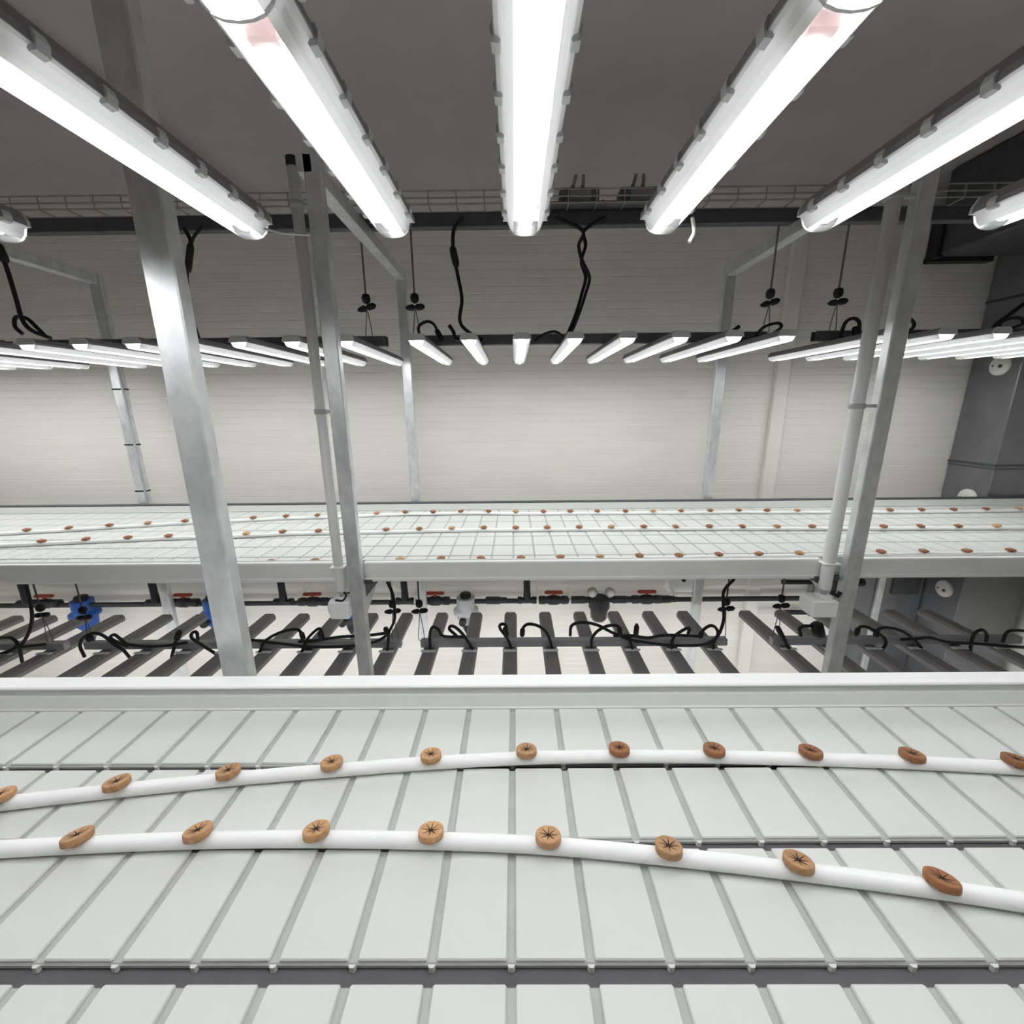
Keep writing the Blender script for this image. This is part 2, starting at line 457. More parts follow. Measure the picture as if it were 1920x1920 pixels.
for (xa, xb) in ((-5.6, -.833), (-.764, 1.53), (1.70, 4.40)):
    bm_ = part('front_beam', MB().extrude([(2.008, -.852), (2.003, -.846), (2.003, -.836), (2.0095, -.832), (2.0095, -.757), (2.013, -.751), (2.041, -.751), (2.041, -.852)], 'x', xa, xb), 'beam', rk)
for (xa, xb) in ((-.832, -.765), (1.622, 1.69)):
    part('depth_beam', MB().bbox((xa, 2.01, -.935), (xb, 3.43, -.853), .003), 'steel_dark', rk)
    part('gusset', MB().extrude([(2.008, -.936), (2.008, -1.02), (2.02, -1.02), (2.20, -.936)], 'x', xa + .005, xb - .005), 'steel', rk)
for (xa, xb) in ((-.764, -.725), (1.50, 1.625)):
    part('end_bracket', MB().bbox((xa, 1.995, -.862), (xb, 2.002, -.838), .002), 'steel_dark', rk)

# wire cable tray lying on the cross beam
ct = thing('cable_tray', (0, 2.75, 1.055), 'open wire mesh cable tray running along the rack beam under the ceiling', 'cable tray')
TY0, TY1, TZ0, TZ1 = 2.60, 2.90, 1.062, 1.125
for (yy, zz) in ((TY0, TZ1), (TY0, TZ0 + .03), (TY0, TZ0), (TY0 + .10, TZ0), (TY0 + .20, TZ0), (TY1, TZ0), (TY1, TZ1)):
    part('long_wire', MB().tube([(-4.6, yy, zz), (3.05, yy, zz)], .0038, 6), 'wire', ct)
cw = MB().tube([(0, TY0, TZ1), (0, TY0, TZ0 - .004), (0, TY1, TZ0 - .004), (0, TY1, TZ1)], .0038, 5).mesh('cross_wire', (0, 2.75, 1.055)); cw.materials.append(MAT['wire'])
xx = -4.5
while xx < 3.05:
    o = bpy.data.objects.new('cross_wire', cw); COL.objects.link(o); o.parent = ct; o.location = (xx, 0, 0); xx += .15
part('lid_plate', MB().bbox((.20, 2.61, 1.066), (1.02, 2.88, 1.074), .002), 'jbox', ct)

for k, (xa, xb) in enumerate(((.259, .475), (.59, .82))):
    j = thing('junction_box', ((xa + xb) / 2, 2.70, 1.075), 'grey junction box with two cable stubs on the wire tray, ' + ('beside the middle tube light' if k == 0 else 'the farther one'), 'junction box', 'junction boxes on the cable tray')
    zt = 1.160
    part('body', MB().bbox((xa, 2.66, 1.0765), (xb, 2.76, zt), .006), 'jbox', j)
    part('cover', MB().bbox((xa + .055, 2.638, 1.082), (xb - .045, 2.659, zt - .012), .006), 'jcover', j)
    for q, gx in enumerate((xa + .075, xa + .13)):
        g = part('cable_gland', MB().lathe([(.016, zt), (.016, zt + .012), (.011, zt + .022), (.011, zt + .024)], (gx, 2.71, 0), 10), 'jbox', j)
        part('cable_stub', MB().tube(smooth_path([(gx, 2.71, zt + .02), (gx + (.004 if q else .010), 2.71, zt + .05), (gx + (.002 if q else .016), 2.71, zt + .078)], 3), .0095, 7), 'jcover', g)
    part('side_gland', MB().tube([(xa - .03, 2.71, 1.095), (xa + .002, 2.71, 1.10)], .009, 7), 'black', j)
    part('side_gland', MB().tube([(xb - .002, 2.71, 1.10), (xb + .035, 2.71, 1.11)], .009, 7), 'black', j)

# ceiling wire
solo('steel_wire', MB().tube([(-2.09, 1.9, 1.615), (-2.05, 3.0, 1.60), (-2.02, 3.79, 1.59)], .009, 6), 'black', (-2.05, 2.8, 1.60),
     'thin dark wire stretched under the ceiling above the shaded post', 'wire')

# ------------------------------------------------------------------ drain pipes with their white boxes
for (xc, r, ztop, zb, yy, word) in ((-.878, .023, .965, -.885, 1.975, 'beside the front post left of centre'), (1.542, .028, .985, -.892, 1.975, 'beside the right front post')):
    p = thing('drain_pipe', (xc, yy, zb), 'upright pale grey drain pipe with black top ring ' + word, 'pipe', 'upright drain pipes')
    part('pipe', MB().lathe([(r, zb), (r, ztop), (r * .86, ztop), (r * .86, zb)], (xc, yy, 0), 24), 'drain', p)
    part('top_ring', MB().lathe([(r * .84, ztop - .02), (r * .84, ztop + .012), (r * 1.06, ztop + .012), (r * 1.06, ztop - .022), (r * 1.005, ztop - .022)], (xc, yy, 0), 24), 'black', p)
    for zz in (.80, -.02):
        part('clamp', MB().lathe([(r + .001, zz), (r + .005, zz), (r + .005, zz + .022), (r + .001, zz + .022)], (xc, yy, 0), 20).bbox((xc + r, yy - .008, zz + .004), (xc + r + .028 + (.03 if xc > 0 else 0), yy + .008, zz + .018), .002), 'greyp', p)
    part('seat_plate', MB().bbox((xc - r - .012, yy - r - .004, -.760), (xc + r + .012, yy + .02, -.752), .002), 'boxwhite', p)
    part('bottom_nozzle', MB().lathe([(r * .85, zb + .01), (r * .85, zb - .006), (r * .45, zb - .014), (r * .45, zb - .03)], (xc, yy, 0), 18), 'greyp', p)
    bz = zb - .03
    b = thing('control_box', (xc, yy, bz - .11), 'small white plastic box hanging under the drain pipe ' + word, 'box', 'white boxes under drain pipes')
    if xc < 0:
        part('body', MB().bbox((xc - .050, yy - .05, bz - .105), (xc + .046, yy + .06, bz - .012), .006), 'boxwhite', b)
        part('round_end', MB().lathe([(.040, 0), (.040, -.012), (.030, -.018), (0, -.018)], (xc - .050, yy + .004, bz - .058), 18, axis='x'), 'boxwhite', b)
        part('collar', MB().bbox((xc - .02, yy - .02, bz - .0125), (xc + .025, yy + .02, bz - .001), .003), 'boxwhite', b)
        part('cable', MB().tube(smooth_path([(xc - .02, yy - .03, bz - .008), (xc + .02, yy - .045, bz - .004), (xc + .038, yy - .04, bz + .02), (xc + .03, yy - .04, bz + .04)], 4), .005, 6), 'black', b)
    else:
        part('body', MB().bbox((xc - .070, yy - .04, bz - .108), (xc + .052, yy + .07, bz - .022), .006), 'boxwhite', b)
        part('lid', MB().bbox((xc - .068, yy - .046, bz - .106), (xc + .050, yy - .0405, bz - .024), .002), 'boxwhite', b)
        part('collar', MB().bbox((xc - .028, yy - .025, bz - .0225), (xc + .030, yy + .025, bz - .001), .004), 'boxwhite', b)
        part('cable_gland', MB().tube([(xc + .03, yy - .01, bz + .012), (xc + .055, yy - .02, bz - .002), (xc + .066, yy - .02, bz + .02)], .012, 7), 'black', b)

# ------------------------------------------------------------------ tube lights
FL = 1.005


def light_meshes(simple=False):
    D = {}
    L = FL
    # local: x across, y along (0..L), z up from the cover's lowest line
    D['housing'] = MB().extrude([(-.047, .030), (-.046, .040), (-.034, .060), (.034, .060), (.046, .040), (.047, .030), (.043, .030), (.042, .038), (.032, .0565), (-.032, .0565), (-.042, .038), (-.043, .030)], 'y', .004, L - .004)
    D['gear_plate'] = MB().extrude([(-.030, .049), (-.026, .054), (.026, .054), (.030, .049), (.012, .045), (-.012, .045)], 'y', .012, L - .012)
    cv = [(-.046, .030), (-.040, .0285), (-.037, .024), (-.033, .013), (-.025, .0055), (-.014, .0015), (0, 0)]
    cv = cv + [(-x, z_) for x, z_ in reversed(cv[:-1])]
    D['cover'] = MB().extrude([p for p in cv if abs(p[0]) < .026], 'y', .006, L - .006, True, False, False)
    side = [(-.046, .0302), (-.040, .0285), (-.037, .024), (-.033, .013), (-.025, .0055)]
    D['cover_side'] = MB().extrude(side, 'y', .006, L - .006, False, False, False)
    n = 10
    tb = MB()
    D['long_tube'] = MB().tube([(0, .02, .025), (0, L - .02, .025)], .0165, 8)
    D['deep_housing'] = MB().extrude([(-.049, .012), (-.049, .040), (-.036, .060), (.036, .060), (.049, .040), (.049, .012), (.046, .012), (.046, .038), (.034, .0565), (-.034, .0565), (-.046, .038), (-.046, .012)], 'y', .004, L - .004)
    D['tube'] = MB().tube([(0, .022, .025), (0, L / 2 - .024, .025)], .0165, n)
    cap = [(-.0475, .031), (-.0465, .041), (-.0345, .061), (.0345, .061), (.0465, .041), (.0475, .031)] + [(-x, z_ - .001) for x, z_ in cv[1:-1]]
    nc = len(cap); ec = MB().extrude(cap, 'y', 0, .006, False, False); ec.add([(p[0], 0, p[1]) for p in cap], [tuple(range(nc))]); D['end_cap'] = MB().extrude([(-.0475, .0285), (-.0465, .041), (-.0345, .061), (.0345, .061), (.0465, .041), (.0475, .0285)], 'y', 0, .006)
    lens = [(-x, z_ - .001) for x, z_ in cv[1:-1]]
    D['end_lens'] = MB().add([(p[0], .001, p[1]) for p in lens], [tuple(range(len(lens)))])
    D['clip'] = MB().extrude([(-.0485, .024), (-.0395, .0225), (-.0375, .0275), (-.0430, .0315), (-.0430, .043), (-.0475, .044), (-.0505, .036)], 'y', -.008, .008)
    D['socket'] = MB().bbox((-.018, -.006, .013), (.018, .006, .046), .003)
    D['joint_band'] = MB().extrude([(x * 1.02, z_ - .0012) for x, z_ in cv] + [(x, z_ + .0002) for x, z_ in reversed(cv)], 'y', -.002, .002)
    D['bracket'] = MB().bbox((-.004, -.04, .026), (.004, .04, .044), .001)
    D['rail_clip'] = MB().bbox((-.052, -.012, .0605), (.052, .012, .066), .001)
    out = {}
    mats = dict(housing='housing', cover_side='cside', long_tube='tube', deep_housing='housing', gear_plate='reflector', cover='cover', tube='tube', end_cap='ecap', end_lens='cover', clip='clip', socket='socket', joint_band='cside', bracket='clip', rail_clip='beam')
    for k, mb in D.items():
        me = mb.mesh(k); me.materials.append(MAT[mats[k]]); out[k] = me
    return out


LM = light_meshes()


def child(name, me, parent, loc=(0, 0, 0), rz=0.0, sx=1):
    o = bpy.data.objects.new(name, me); COL.objects.link(o); o.parent = parent; o.location = loc; o.rotation_euler = (0, 0, rz)
    return o


def tube_light(x, y0, z0, label, group, detail):
    t = thing('tube_light', (x, y0, z0), label, 'light', group)
    child('housing', LM['housing' if detail else 'deep_housing'], t)
    gap = detail >= 2 and abs(x - .027) > .01
    if gap:
        child('lamp_tube', LM['tube'], t); child('lamp_tube', LM['tube'], t, (0, FL / 2 + .002, 0))
    else:
        child('lamp_tube', LM['long_tube'], t)
    if detail:
        child('diffuser_cover', LM['cover'], t)
        child('cover_side', LM['cover_side'], t); child('cover_side', LM['cover_side'], t, (0, FL, 0), math.pi)
    child('end_cap', LM['end_cap'], t); child('end_cap', LM['end_cap'], t, (0, FL, 0), math.pi)
    child('end_lens', LM['end_lens'], t); child('end_lens', LM['end_lens'], t, (0, FL, 0), math.pi)
    if detail >= 1:
        child('gear_plate', LM['gear_plate'], t)
    if detail >= 2:
        for s_ in (0, 1):
            for q in range(12):
                yy = .045 + q * (FL - .09) / 11
                child('clip', LM['clip'], t, (0, yy, 0), math.pi if s_ else 0)
        if gap:
            child('socket', LM['socket'], t, (0, FL / 2 - .016, 0)); child('socket', LM['socket'], t, (0, FL / 2 + .016, 0))
        if gap:
            child('joint_band', LM['joint_band'], t, (0, FL / 2 - .03, 0))
        for sx in (-.055, .055):
            child('mounting_bracket', LM['bracket'], t, (sx, FL / 2 - .052, 0))
    if detail == 0:
        child('rail_clip', LM['rail_clip'], t, (0, FL / 2 - .07, 0))
    return t


NLX = [-1.09, -.565, -.258, .027, .321, .655, 1.02]
for i, x in enumerate(NLX):
    tube_light(x, 0.030, .36, 'large lit tube light over the near bench, %s from the left' % nth(i + 1), 'tube lights over the near bench', 2)
NL = [o for o in COL.objects if o.name.startswith('tube_light')]
part('hook_strap', MB().tube(smooth_path([(.372, 1.0, .378), (.376, .995, .350), (.366, .99, .330)], 3), .004, 5), 'boxwhite', NL[4])
part('wire_hook', MB().tube([(-.53, 1.02, .375), (-.50, 1.05, .377), (-.45, 1.06, .377)], .003, 5), 'clip', NL[1])
UX = [-3.71, -3.44, -3.17] + [-.85 - .27 * k for k in range(7, -1, -1)] + [-.49 + .266 * k for k in range(8)] + [1.895 + .27 * k for k in range(7)]
for i, x in enumerate(UX):
    tube_light(x, 2.275, .305, 'slim lit tube light hung over the far bench, %s from the left' % nth(i + 1), 'tube lights over the far bench', 1)
LX = [-3.55, -3.27] + [-.894 - .2825 * k for k in range(7, -1, -1)] + [-.604 + .2805 * k for k in range(8)] + [1.865 + .29 * k for k in range(6)]
for i, x in enumerate(LX):
    tube_light(x, 2.17, -1.683, 'dark-backed tube light seen from above under the far bench, %s from the left' % nth(i + 1), 'tube lights under the far bench', 0)

for k, x in enumerate((-1.36, -1.66, 1.33, 1.64)):  # unseen tubes added past both edges to light the near bench evenly
    tube_light(x, 0.030, .36, 'added tube light over the near bench beyond the %s edge of the view, %s' % (('left', 'left', 'right', 'right')[k], ('nearer', 'farther')[k % 2]), 'tube lights over the near bench', 0)
for k in range(5):  # further unseen tubes added so the left end stays evenly lit
    tube_light(-3.98 - .27 * k, 2.275, .305, 'added tube light over the far bench past the left edge of view, %s outward' % nth(k + 1), 'tube lights over the far bench', 0)
    tube_light(-3.83 - .28 * k, 2.17, -1.683, 'added tube light under the far bench past the left edge of view, %s outward' % nth(k + 1), 'tube lights under the far bench', 0)

# rails that carry the lights
def rail(xa, xb, y, z, h, label, group, m_):
    solo('light_rail', MB().extrude([(y - .022, z), (y + .022, z), (y + .022, z + h), (y + .019, z + h), (y + .019, z + .003), (y - .019, z + .003), (y - .019, z + h), (y - .022, z + h)], 'x', xa, xb) if z > 0 else MB().bbox((xa, y - .024, z), (xb, y + .024, z + h), .003),
         m_, ((xa + xb) / 2, y, z), label, 'rail', group)


for xa, xb, w in ((-5.2, -3.05, 'in the leftmost bay'), (-2.86, -.76, 'left of the middle bay'), (-.60, 1.50, 'in the middle bay'), (1.79, 3.62, 'right of the middle bay')):
    rail(xa, xb, 2.72, .3675, .055, 'dark steel rail across the lights over the far bench, ' + w, 'rails over the far bench', 'steel_dark')
for xa, xb, w in ((-5.1, -3.16, 'in the leftmost bay'), (-3.02, -.80, 'left of the middle bay'), (-.665, 1.46, 'in the middle bay'), (1.77, 3.48, 'right of the middle bay')):
    rail(xa, xb, 2.66, -1.615, .05, 'grey steel rail across the lights under the far bench, ' + w, 'rails under the far bench', 'rail')

# rope hangers with ratchets
def hanger(x, y, ztop, zr, zb, spread, lean, label, group):
    t = thing('rope_hanger', (x, y, zb), label, 'rope hanger', group)
    part('rope', MB().tube([(x, y, ztop), (x, y, zr)], .0055, 6), 'rope', t)
    part('ratchet', MB().lathe([(.004, zr + .035), (.020, zr + .028), (.026, zr + .008), (.022, zr - .012), (.008, zr - .022)], (x, y, 0), 12), 'black', t)
    e = Vector((math.cos(lean), 0, math.sin(lean))); c = Vector((x, y - .006, zr - .045))
    part('lever', MB().tube([c - e * .055, c - e * .04, c - e * .012, c, c + e * .012, c + e * .045, c + e * .058], [.006, .015, .019, .009, .019, .018, .007], 8), 'black', t)
    part('loop_cord', MB().tube(smooth_path([c, (x - spread * .4, y, (zr + zb) / 2), (x - spread, y, zb), (x + spread, y, zb), (x + spread * .5, y, (zr + zb) / 2), c], 4), .0028, 5), 'rope', t)


for x, ln, w in ((-.866, .25, 'in front of the left rear post'), (-.580, .05, 'at the left end of the middle light bank'), (1.503, .25, 'at the right end of the middle light bank'), (1.898, .12, 'above the right-hand light bank')):
    hanger(x, 2.72, .985, .625, .425, .018, ln, 'black ratchet rope hanger ' + w, 'ratchet hangers over the far bench')
for x, zr, w in ((-3.27, -1.31, 'in the leftmost bay'), (-2.98, -1.33, 'next to the blue injector'), (-.845, -1.30, 'beside the front post'), (-.66, -1.30, 'at the left end of the middle rail'), (1.43, -1.30, 'at the right end of the middle rail'), (1.80, -1.28, 'beside the right white box')):
    hanger(x, 2.66, -.856, zr, -1.56, .02, .1, 'black ratchet rope hanger under the far bench ' + w, 'ratchet hangers under the far bench')

# ------------------------------------------------------------------ white pipes and brown plugs
plug_prof = [(0.0, .0042), (.005, .0045), (.014, .0062), (.0215, .0070), (.0238, .0070), (.0248, .0062), (.0252, .0050), (.0252, -.0055), (.0246, -.0066), (.0225, -.0072), (.012, -.008), (.012, -.014), (0.0, -.014)]
PD = MB().lathe(plug_prof, n=22).mesh('disc'); PD.materials.append(MAT['plug'])
PDD = MB().lathe(plug_prof, n=22).mesh('disc'); PDD.materials.append(MAT['plugdark'])
star = MB()
for k in range(8):
    w = math.pi * k / 4 + .2; c_, s_ = math.cos(w), math.sin(w)
    def pt(r, o, zz):
        return (r * c_ - o * s_, r * s_ + o * c_, zz)
    star.add([pt(.002, -.0012, .0050), pt(.013, -.0007, .0066), pt(.0195, -.0002, .0076), pt(.0195, .0002, .0076), pt(.013, .0007, .0066), pt(.002, .0012, .0050)], [(0, 1, 4, 5), (1, 2, 3, 4)])
star.lathe([(0.0034, .0040), (.0034, .0056), (0.0, .0058)], n=10)
PS = star.mesh('slit_star'); PS.materials.append(MAT['slit'])
FPL = MB().lathe([(0.0, .012), (.004, .011), (.012, .008), (.021, .0045), (.0235, 0), (.020, -.005), (.011, -.007), (.011, -.012), (0, -.012)], n=12).mesh('disc'); FPL.materials.append(MAT['plugdark'])
FPL2 = FPL.copy(); FPL2.materials.clear(); FPL2.materials.append(MAT['plug'])


def pipe_line(pix, zp, rp, ext, label, group, ends):
    def spot(x, y):
        p = at(x, y, Z=zp)
        if p.y > 1.5:
            p.y = max(p.y, 2.0635 + rp + .010)          # stays inside the front rim of the far bench
        return p
    pts = [spot(*q) for q in pix]
    path = [spot(*q) for q in ends[0]] + pts + [spot(*q) for q in ends[1]]
    zc = TZ + rp + .0004
    path = [Vector((p.x, p.y, zc)) for p in path]
    base = tuple(path[len(path) // 2])
    pm_ = solo('irrigation_pipe', MB().tube(smooth_path(path, 4), rp, 14), 'pipe', base, label, 'pipe', group)
    return pts


N1 = [(0, 1492), (219, 1468), (428, 1447), (622, 1431), (808, 1417), (987, 1408), (1161, 1405), (1339, 1406), (1520, 1410), (1710, 1416), (1905, 1426)]
N2 = [(145, 1569), (371, 1560), (593, 1558), (808, 1561), (1028, 1570), (1254, 1590), (1497, 1617), (1766, 1651)]
NZ = -.766
g = 'white pipes on the near bench'
p1 = pipe_line(N1, NZ, .0140, 0, 'white pipe with brown plugs lying across the near bench, closer to its rear rim', g, ([(-420, 1546), (-200, 1516)], [(2110, 1438), (2340, 1456)]))
p2 = pipe_line(N2, NZ, .0142, 0, 'white pipe with eight brown plugs, the one closest to the viewer', g, ([(-900, 1660), (-340, 1602), (-90, 1582)], [(2050, 1694), (2360, 1745), (2900, 1838)]))
tilts1 = [(.15, .25), (.1, .22), (.1, .2), (.05, .12), (0, .05), (0, 0), (0, 0), (-.05, 0), (0, -.1), (.02, -.2), (0, -.25)]
tilts2 = [(.12, -.38), (.22, -.3), (.2, -.15), (.18, .0), (.22, .02), (.2, .1), (.2, .18), (.25, .3)]
DARK1 = {6, 7, 8, 9, 10}
for pts, tl, dark, w in ((p1, tilts1, DARK1, 'on the rear pipe of the near bench'), (p2, tilts2, {7}, 'on the frontmost white pipe')):
    for i, p in enumerate(pts):
        t = thing('planting_plug', p, 'round brown slit plug %s, %s from the left' % (w, nth(i + 1)), 'plug', 'brown plugs ' + w)
        t.scale = (.93, .93, .93); t.rotation_euler = (-.28 if pts is p2 else -.2, tl[i][1] * (-.4 if pts is p1 else .45), i * .7)
        t.rotation_mode = 'ZYX'
        child('disc', PDD if i in dark else PD, t); child('slit_star', PS, t)

F1 = [(50, 993), (129, 989), (205, 984), (277, 980), (347, 976), (475, 970), (536, 967), (595, 965.5), (706, 961.5), (760, 959.5), (812, 959), (864, 958), (916, 958), (967, 958.5), (1019, 958.5), (1069, 958), (1120, 957.5), (1173, 957.5), (1225, 957), (1277, 957), (1332, 956.5), (1385, 955.8), (1438, 956), (1495, 956), (1669, 955.5), (1728, 955), (1788, 954.5), (1849, 953.5), (1911, 952.5)]
F2 = [(78, 1014), (161, 1010), (240, 1007), (316, 1004), (462, 999.5), (530, 996), (597, 994.5), (724, 992), (786, 990.5), (847, 989.5), (907, 988.5), (967, 988.5), (1026, 988), (1086, 987.5), (1146, 987), (1207, 986.5), (1267, 986.5), (1330, 986), (1392, 986), (1457, 986), (1523, 986), (1657, 986), (1726, 985.5), (1797, 985.5), (1869, 985)]
F3 = [(507, 1052), (590, 1050), (750, 1047.5), (827, 1046.5), (902, 1046), (977, 1045), (1051, 1043.5), (1125, 1042.5), (1199, 1041.5), (1273, 1040.5), (1348, 1038.5), (1423, 1037.5), (1499, 1036), (1652, 1033.5), (1732, 1032.5), (1813, 1032), (1895, 1031)]
g = 'white pipes on the far bench'
for pix, w, lab, ends in ((F1, 'on the rearmost far pipe', 'thin white pipe on the far bench, rearmost of three', ([(-120, 1001), (-40, 998)], [(1980, 952), (2060, 951)])),
                     (F2, 'on the middle far pipe', 'thin white pipe on the far bench, middle of three', ([(-120, 1024), (-10, 1018)], [(1945, 985), (2060, 985)])),
                     (F3, 'on the front far pipe', 'thin white pipe on the far bench, running along its front edge', ([(300, 1057), (420, 1054.5)], [(1980, 1030), (2120, 1029)]))):
    pts = pipe_line(pix, -.768, .0125, 0, lab, g, ends)
    for i, p in enumerate(pts):
        t = tag(link('planting_plug', FPL2 if (i * 7 + len(w)) % 5 == 0 else FPL, None, None, p), 'small brown plug %s, %s from the left' % (w, nth(i + 1)), 'plug', 'small brown plugs ' + w)
        t.rotation_euler = (random.uniform(-.1, .12), random.uniform(-.12, .12), random.uniform(0, 6))

# ------------------------------------------------------------------ water manifold on the back wall
MY, MZ = 3.60, -1.722
mf = thing('water_manifold', (-1.2, MY, MZ - .3), 'black water pipe manifold with red-handled valves and injectors on the back wall', 'manifold')
part('main_pipe', MB().tube([(-5.3, MY, MZ - .02), (2.75, MY, MZ)], .023, 12), 'blackp', mf)
for x in (-4.53, -3.33, -2.145, -1.02, .103):
    r_ = part('riser', MB().tube([(x, MY, MZ + .01), (x, MY, MZ + .10), (x - .008, MY, -1.20)], [.036, .031, .031], 12), 'blackp', mf)
    part('tee_collar', MB().lathe([(.034, -.085), (.034, -.05), (.027, -.045), (.027, .045), (.034, .05), (.034, .085)], (x, MY, MZ), 12, axis='x'), 'blackp', r_)
for x in (-4.36, -3.07, -1.872, -.742, .347, 1.20):
    v = part('valve', MB().lathe([(.025, -.135), (.040, -.13), (.040, -.075), (.032, -.07), (.046, -.03), (.046, .03), (.032, .07), (.040, .075), (.040, .13), (.025, .135)], (x, MY, MZ), 14, axis='x'), 'blackp', mf)
    part('handle', MB().bbox((x - .085, MY - .02, MZ + .062), (x + .085, MY + .02, MZ + .090), .009).lathe([(.014, MZ + .035), (.014, MZ + .065)], (x, MY, 0), 8), 'red', v)
for x in (-1.65, -.18, -2.72, 1.38, .60, .98):
    part('union', MB().lathe([(.024, -.10), (.036, -.09), (.036, .03), (.030, .04), (.030, .09), (.024, .10)], (x, MY, MZ), 14, axis='x'), 'blackp', mf)
for x in (-.93, .20, .50, 1.46, -1.99):
    c_ = part('pipe_clip', MB().lathe([(.024, -.010), (.029, -.010), (.029, .010), (.024, .010)], (x, MY, MZ), 12, axis='x').bbox((x - .008, MY - .01, MZ + .024), (x + .008, MY + .19, MZ + .060), .002), 'vent', mf)
for x, mb_, md, zs, w in ((-4.02, 'blue', 'blue', 1.25, 'blue'), (-2.80, 'blue', 'blue', 1.15, 'blue'), (-1.545, 'blue', 'blackp', 1.0, 'blue'), (-.462, 'greyp', 'jcover', 1.0, 'grey')):
    t0 = MZ
    j = part('injector', MB().lathe([(.085, t0 + .035), (.085, t0 - .06), (.078, t0 - .075), (.115, t0 - .085), (.118, t0 - .115), (.090, t0 - .125)], (x, MY, 0), 20), mb_, mf, label=w + ' water injector body')
    part('cap', MB().lathe([(.050, t0 + .034), (.052, t0 + .065), (.045, t0 + .075), (0, t0 + .076)], (x, MY, 0), 14), 'black', j)
    part('lower_body', MB().lathe([(.089, t0 - .124), (.082, t0 - .17 * zs), (.055, t0 - .20 * zs), (.045, t0 - .23 * zs)], (x, MY, 0), 18), md if zs == 1 else 'blue', j)
    part('nozzle', MB().lathe([(.042, t0 - .228 * zs), (.036, t0 - .27 * zs), (.012, t0 - .33 * zs), (0, t0 - .335 * zs)], (x, MY, 0), 14), 'black' if zs < 1.2 else 'blue', j)
    part('side_knob', MB().lathe([(.0, -.15), (.03, -.148), (.034, -.118), (.030, -.08)], (x - .02, MY, t0 - .155), 12, axis='y'), 'black', j)
f_ = part('filter', MB().lathe([(.092, MZ + .02), (.096, MZ - .07), (.088, MZ - .085)], (.768, MY, 0), 18), 'black', mf)
part('filter_bowl', MB().lathe([(.082, MZ - .084), (.078, MZ - .17), (.06, MZ - .20), (0, MZ - .205)], (.768, MY, 0), 18), 'clearg', f_)
for x in (.695, .855):
    gq = part('gauge', MB().lathe([(0, -.03), (.038, -.03), (.044, -.024), (.044, .012), (.02, .014), (0, .014)], (x, MY - .02, MZ + .085), 18, axis='y').tube([(x, MY, MZ + .01), (x, MY, MZ + .05)], .010, 8), 'greyp', mf)
    part('gauge_face', MB().lathe([(0, -.034), (.034, -.034), (.034, -.0305)], (x, MY - .02, MZ + .085), 18, axis='y'), 'vent', gq)

w = thing('control_unit', (1.57, 3.76, -1.70), 'small white control box with a black knob on the wall behind the rear post', 'control box')
part('body', MB().bbox((1.43, 3.70, -1.70), (1.74, 3.797, -1.47), .008), 'boxwhite', w)
part('knob', MB().lathe([(0, -.022), (.014, -.022), (.018, -.004), (.018, 0)], (1.565, 3.699, -1.575), 12, axis='y'), 'black', w)
part('thin_cable', MB().tube(smooth_path([(1.735, 3.69, -1.53), (1.85, 3.69, -1.56), (1.98, 3.69, -1.54), (2.05, 3.69, -1.45), (2.07, 3.69, -1.2)], 4), .005, 5), 'rope', w)
# black valve strings on the right
for (xa, xb, zz, lab) in ((2.52, 3.12, -1.56, 'black pipe string with a valve just under the far bench by the duct'), (2.52, 3.10, -1.86, 'lower black pipe string with a bent end beside the metal panel')):
    t = thing('valve_string', ((xa + xb) / 2, MY, zz), lab, 'pipe', 'black pipe strings by the duct')
    part('pipe', MB().tube([(xa - .1, MY, zz), (xb, MY, zz - .01)], .022, 10), 'black', t)
    v = part('valve', MB().lathe([(.026, -.15), (.040, -.14), (.040, -.06), (.055, -.03), (.055, .05), (.040, .07), (.040, .14), (.026, .15)], (xa + .33, MY, zz), 12, axis='x'), 'black', t)
    part('handle', MB().bbox((xa + .26, MY - .03, zz + .05), (xa + .46, MY + .03, zz + .075), .008), 'black', v)
    part('end_cap', MB().lathe([(.034, -.03), (.034, .03)], (xb, MY, zz - .01), 12, axis='x'), 'black', t)
b = thing('transformer', (2.95, 3.72, -1.80), 'small grey box on the wall between the two black pipe strings', 'box')
part('body', MB().bbox((2.82, 3.66, -1.76), (3.06, 3.735, -1.66), .006), 'greyp', b)
part('bracket', MB().bbox((2.80, 3.735, -1.79), (3.08, 3.797, -1.63), .004), 'jcover', b)

# ------------------------------------------------------------------ cords
def cord(pix, Y, r, label, group, plug=None, n=6):
    pts = smooth_path([at(x, y, Y=Y) for x, y in pix], 5)
    base = tuple(pts[0])
    t = thing('power_cord', base, label, 'cord', group)
    part('cable', MB().tube(pts, r, n), 'black', t)
    if plug:
        for (x, y, x2, y2, rr) in plug:
            a_, b_ = at(x, y, Y=Y - .004), at(x2, y2, Y=Y - .004)
            part('connector', MB().tube([a_, a_.lerp(b_, .15), a_.lerp(b_, .85), b_], [rr * .6, rr, rr, rr * .7], 8), 'black', t)
    return t


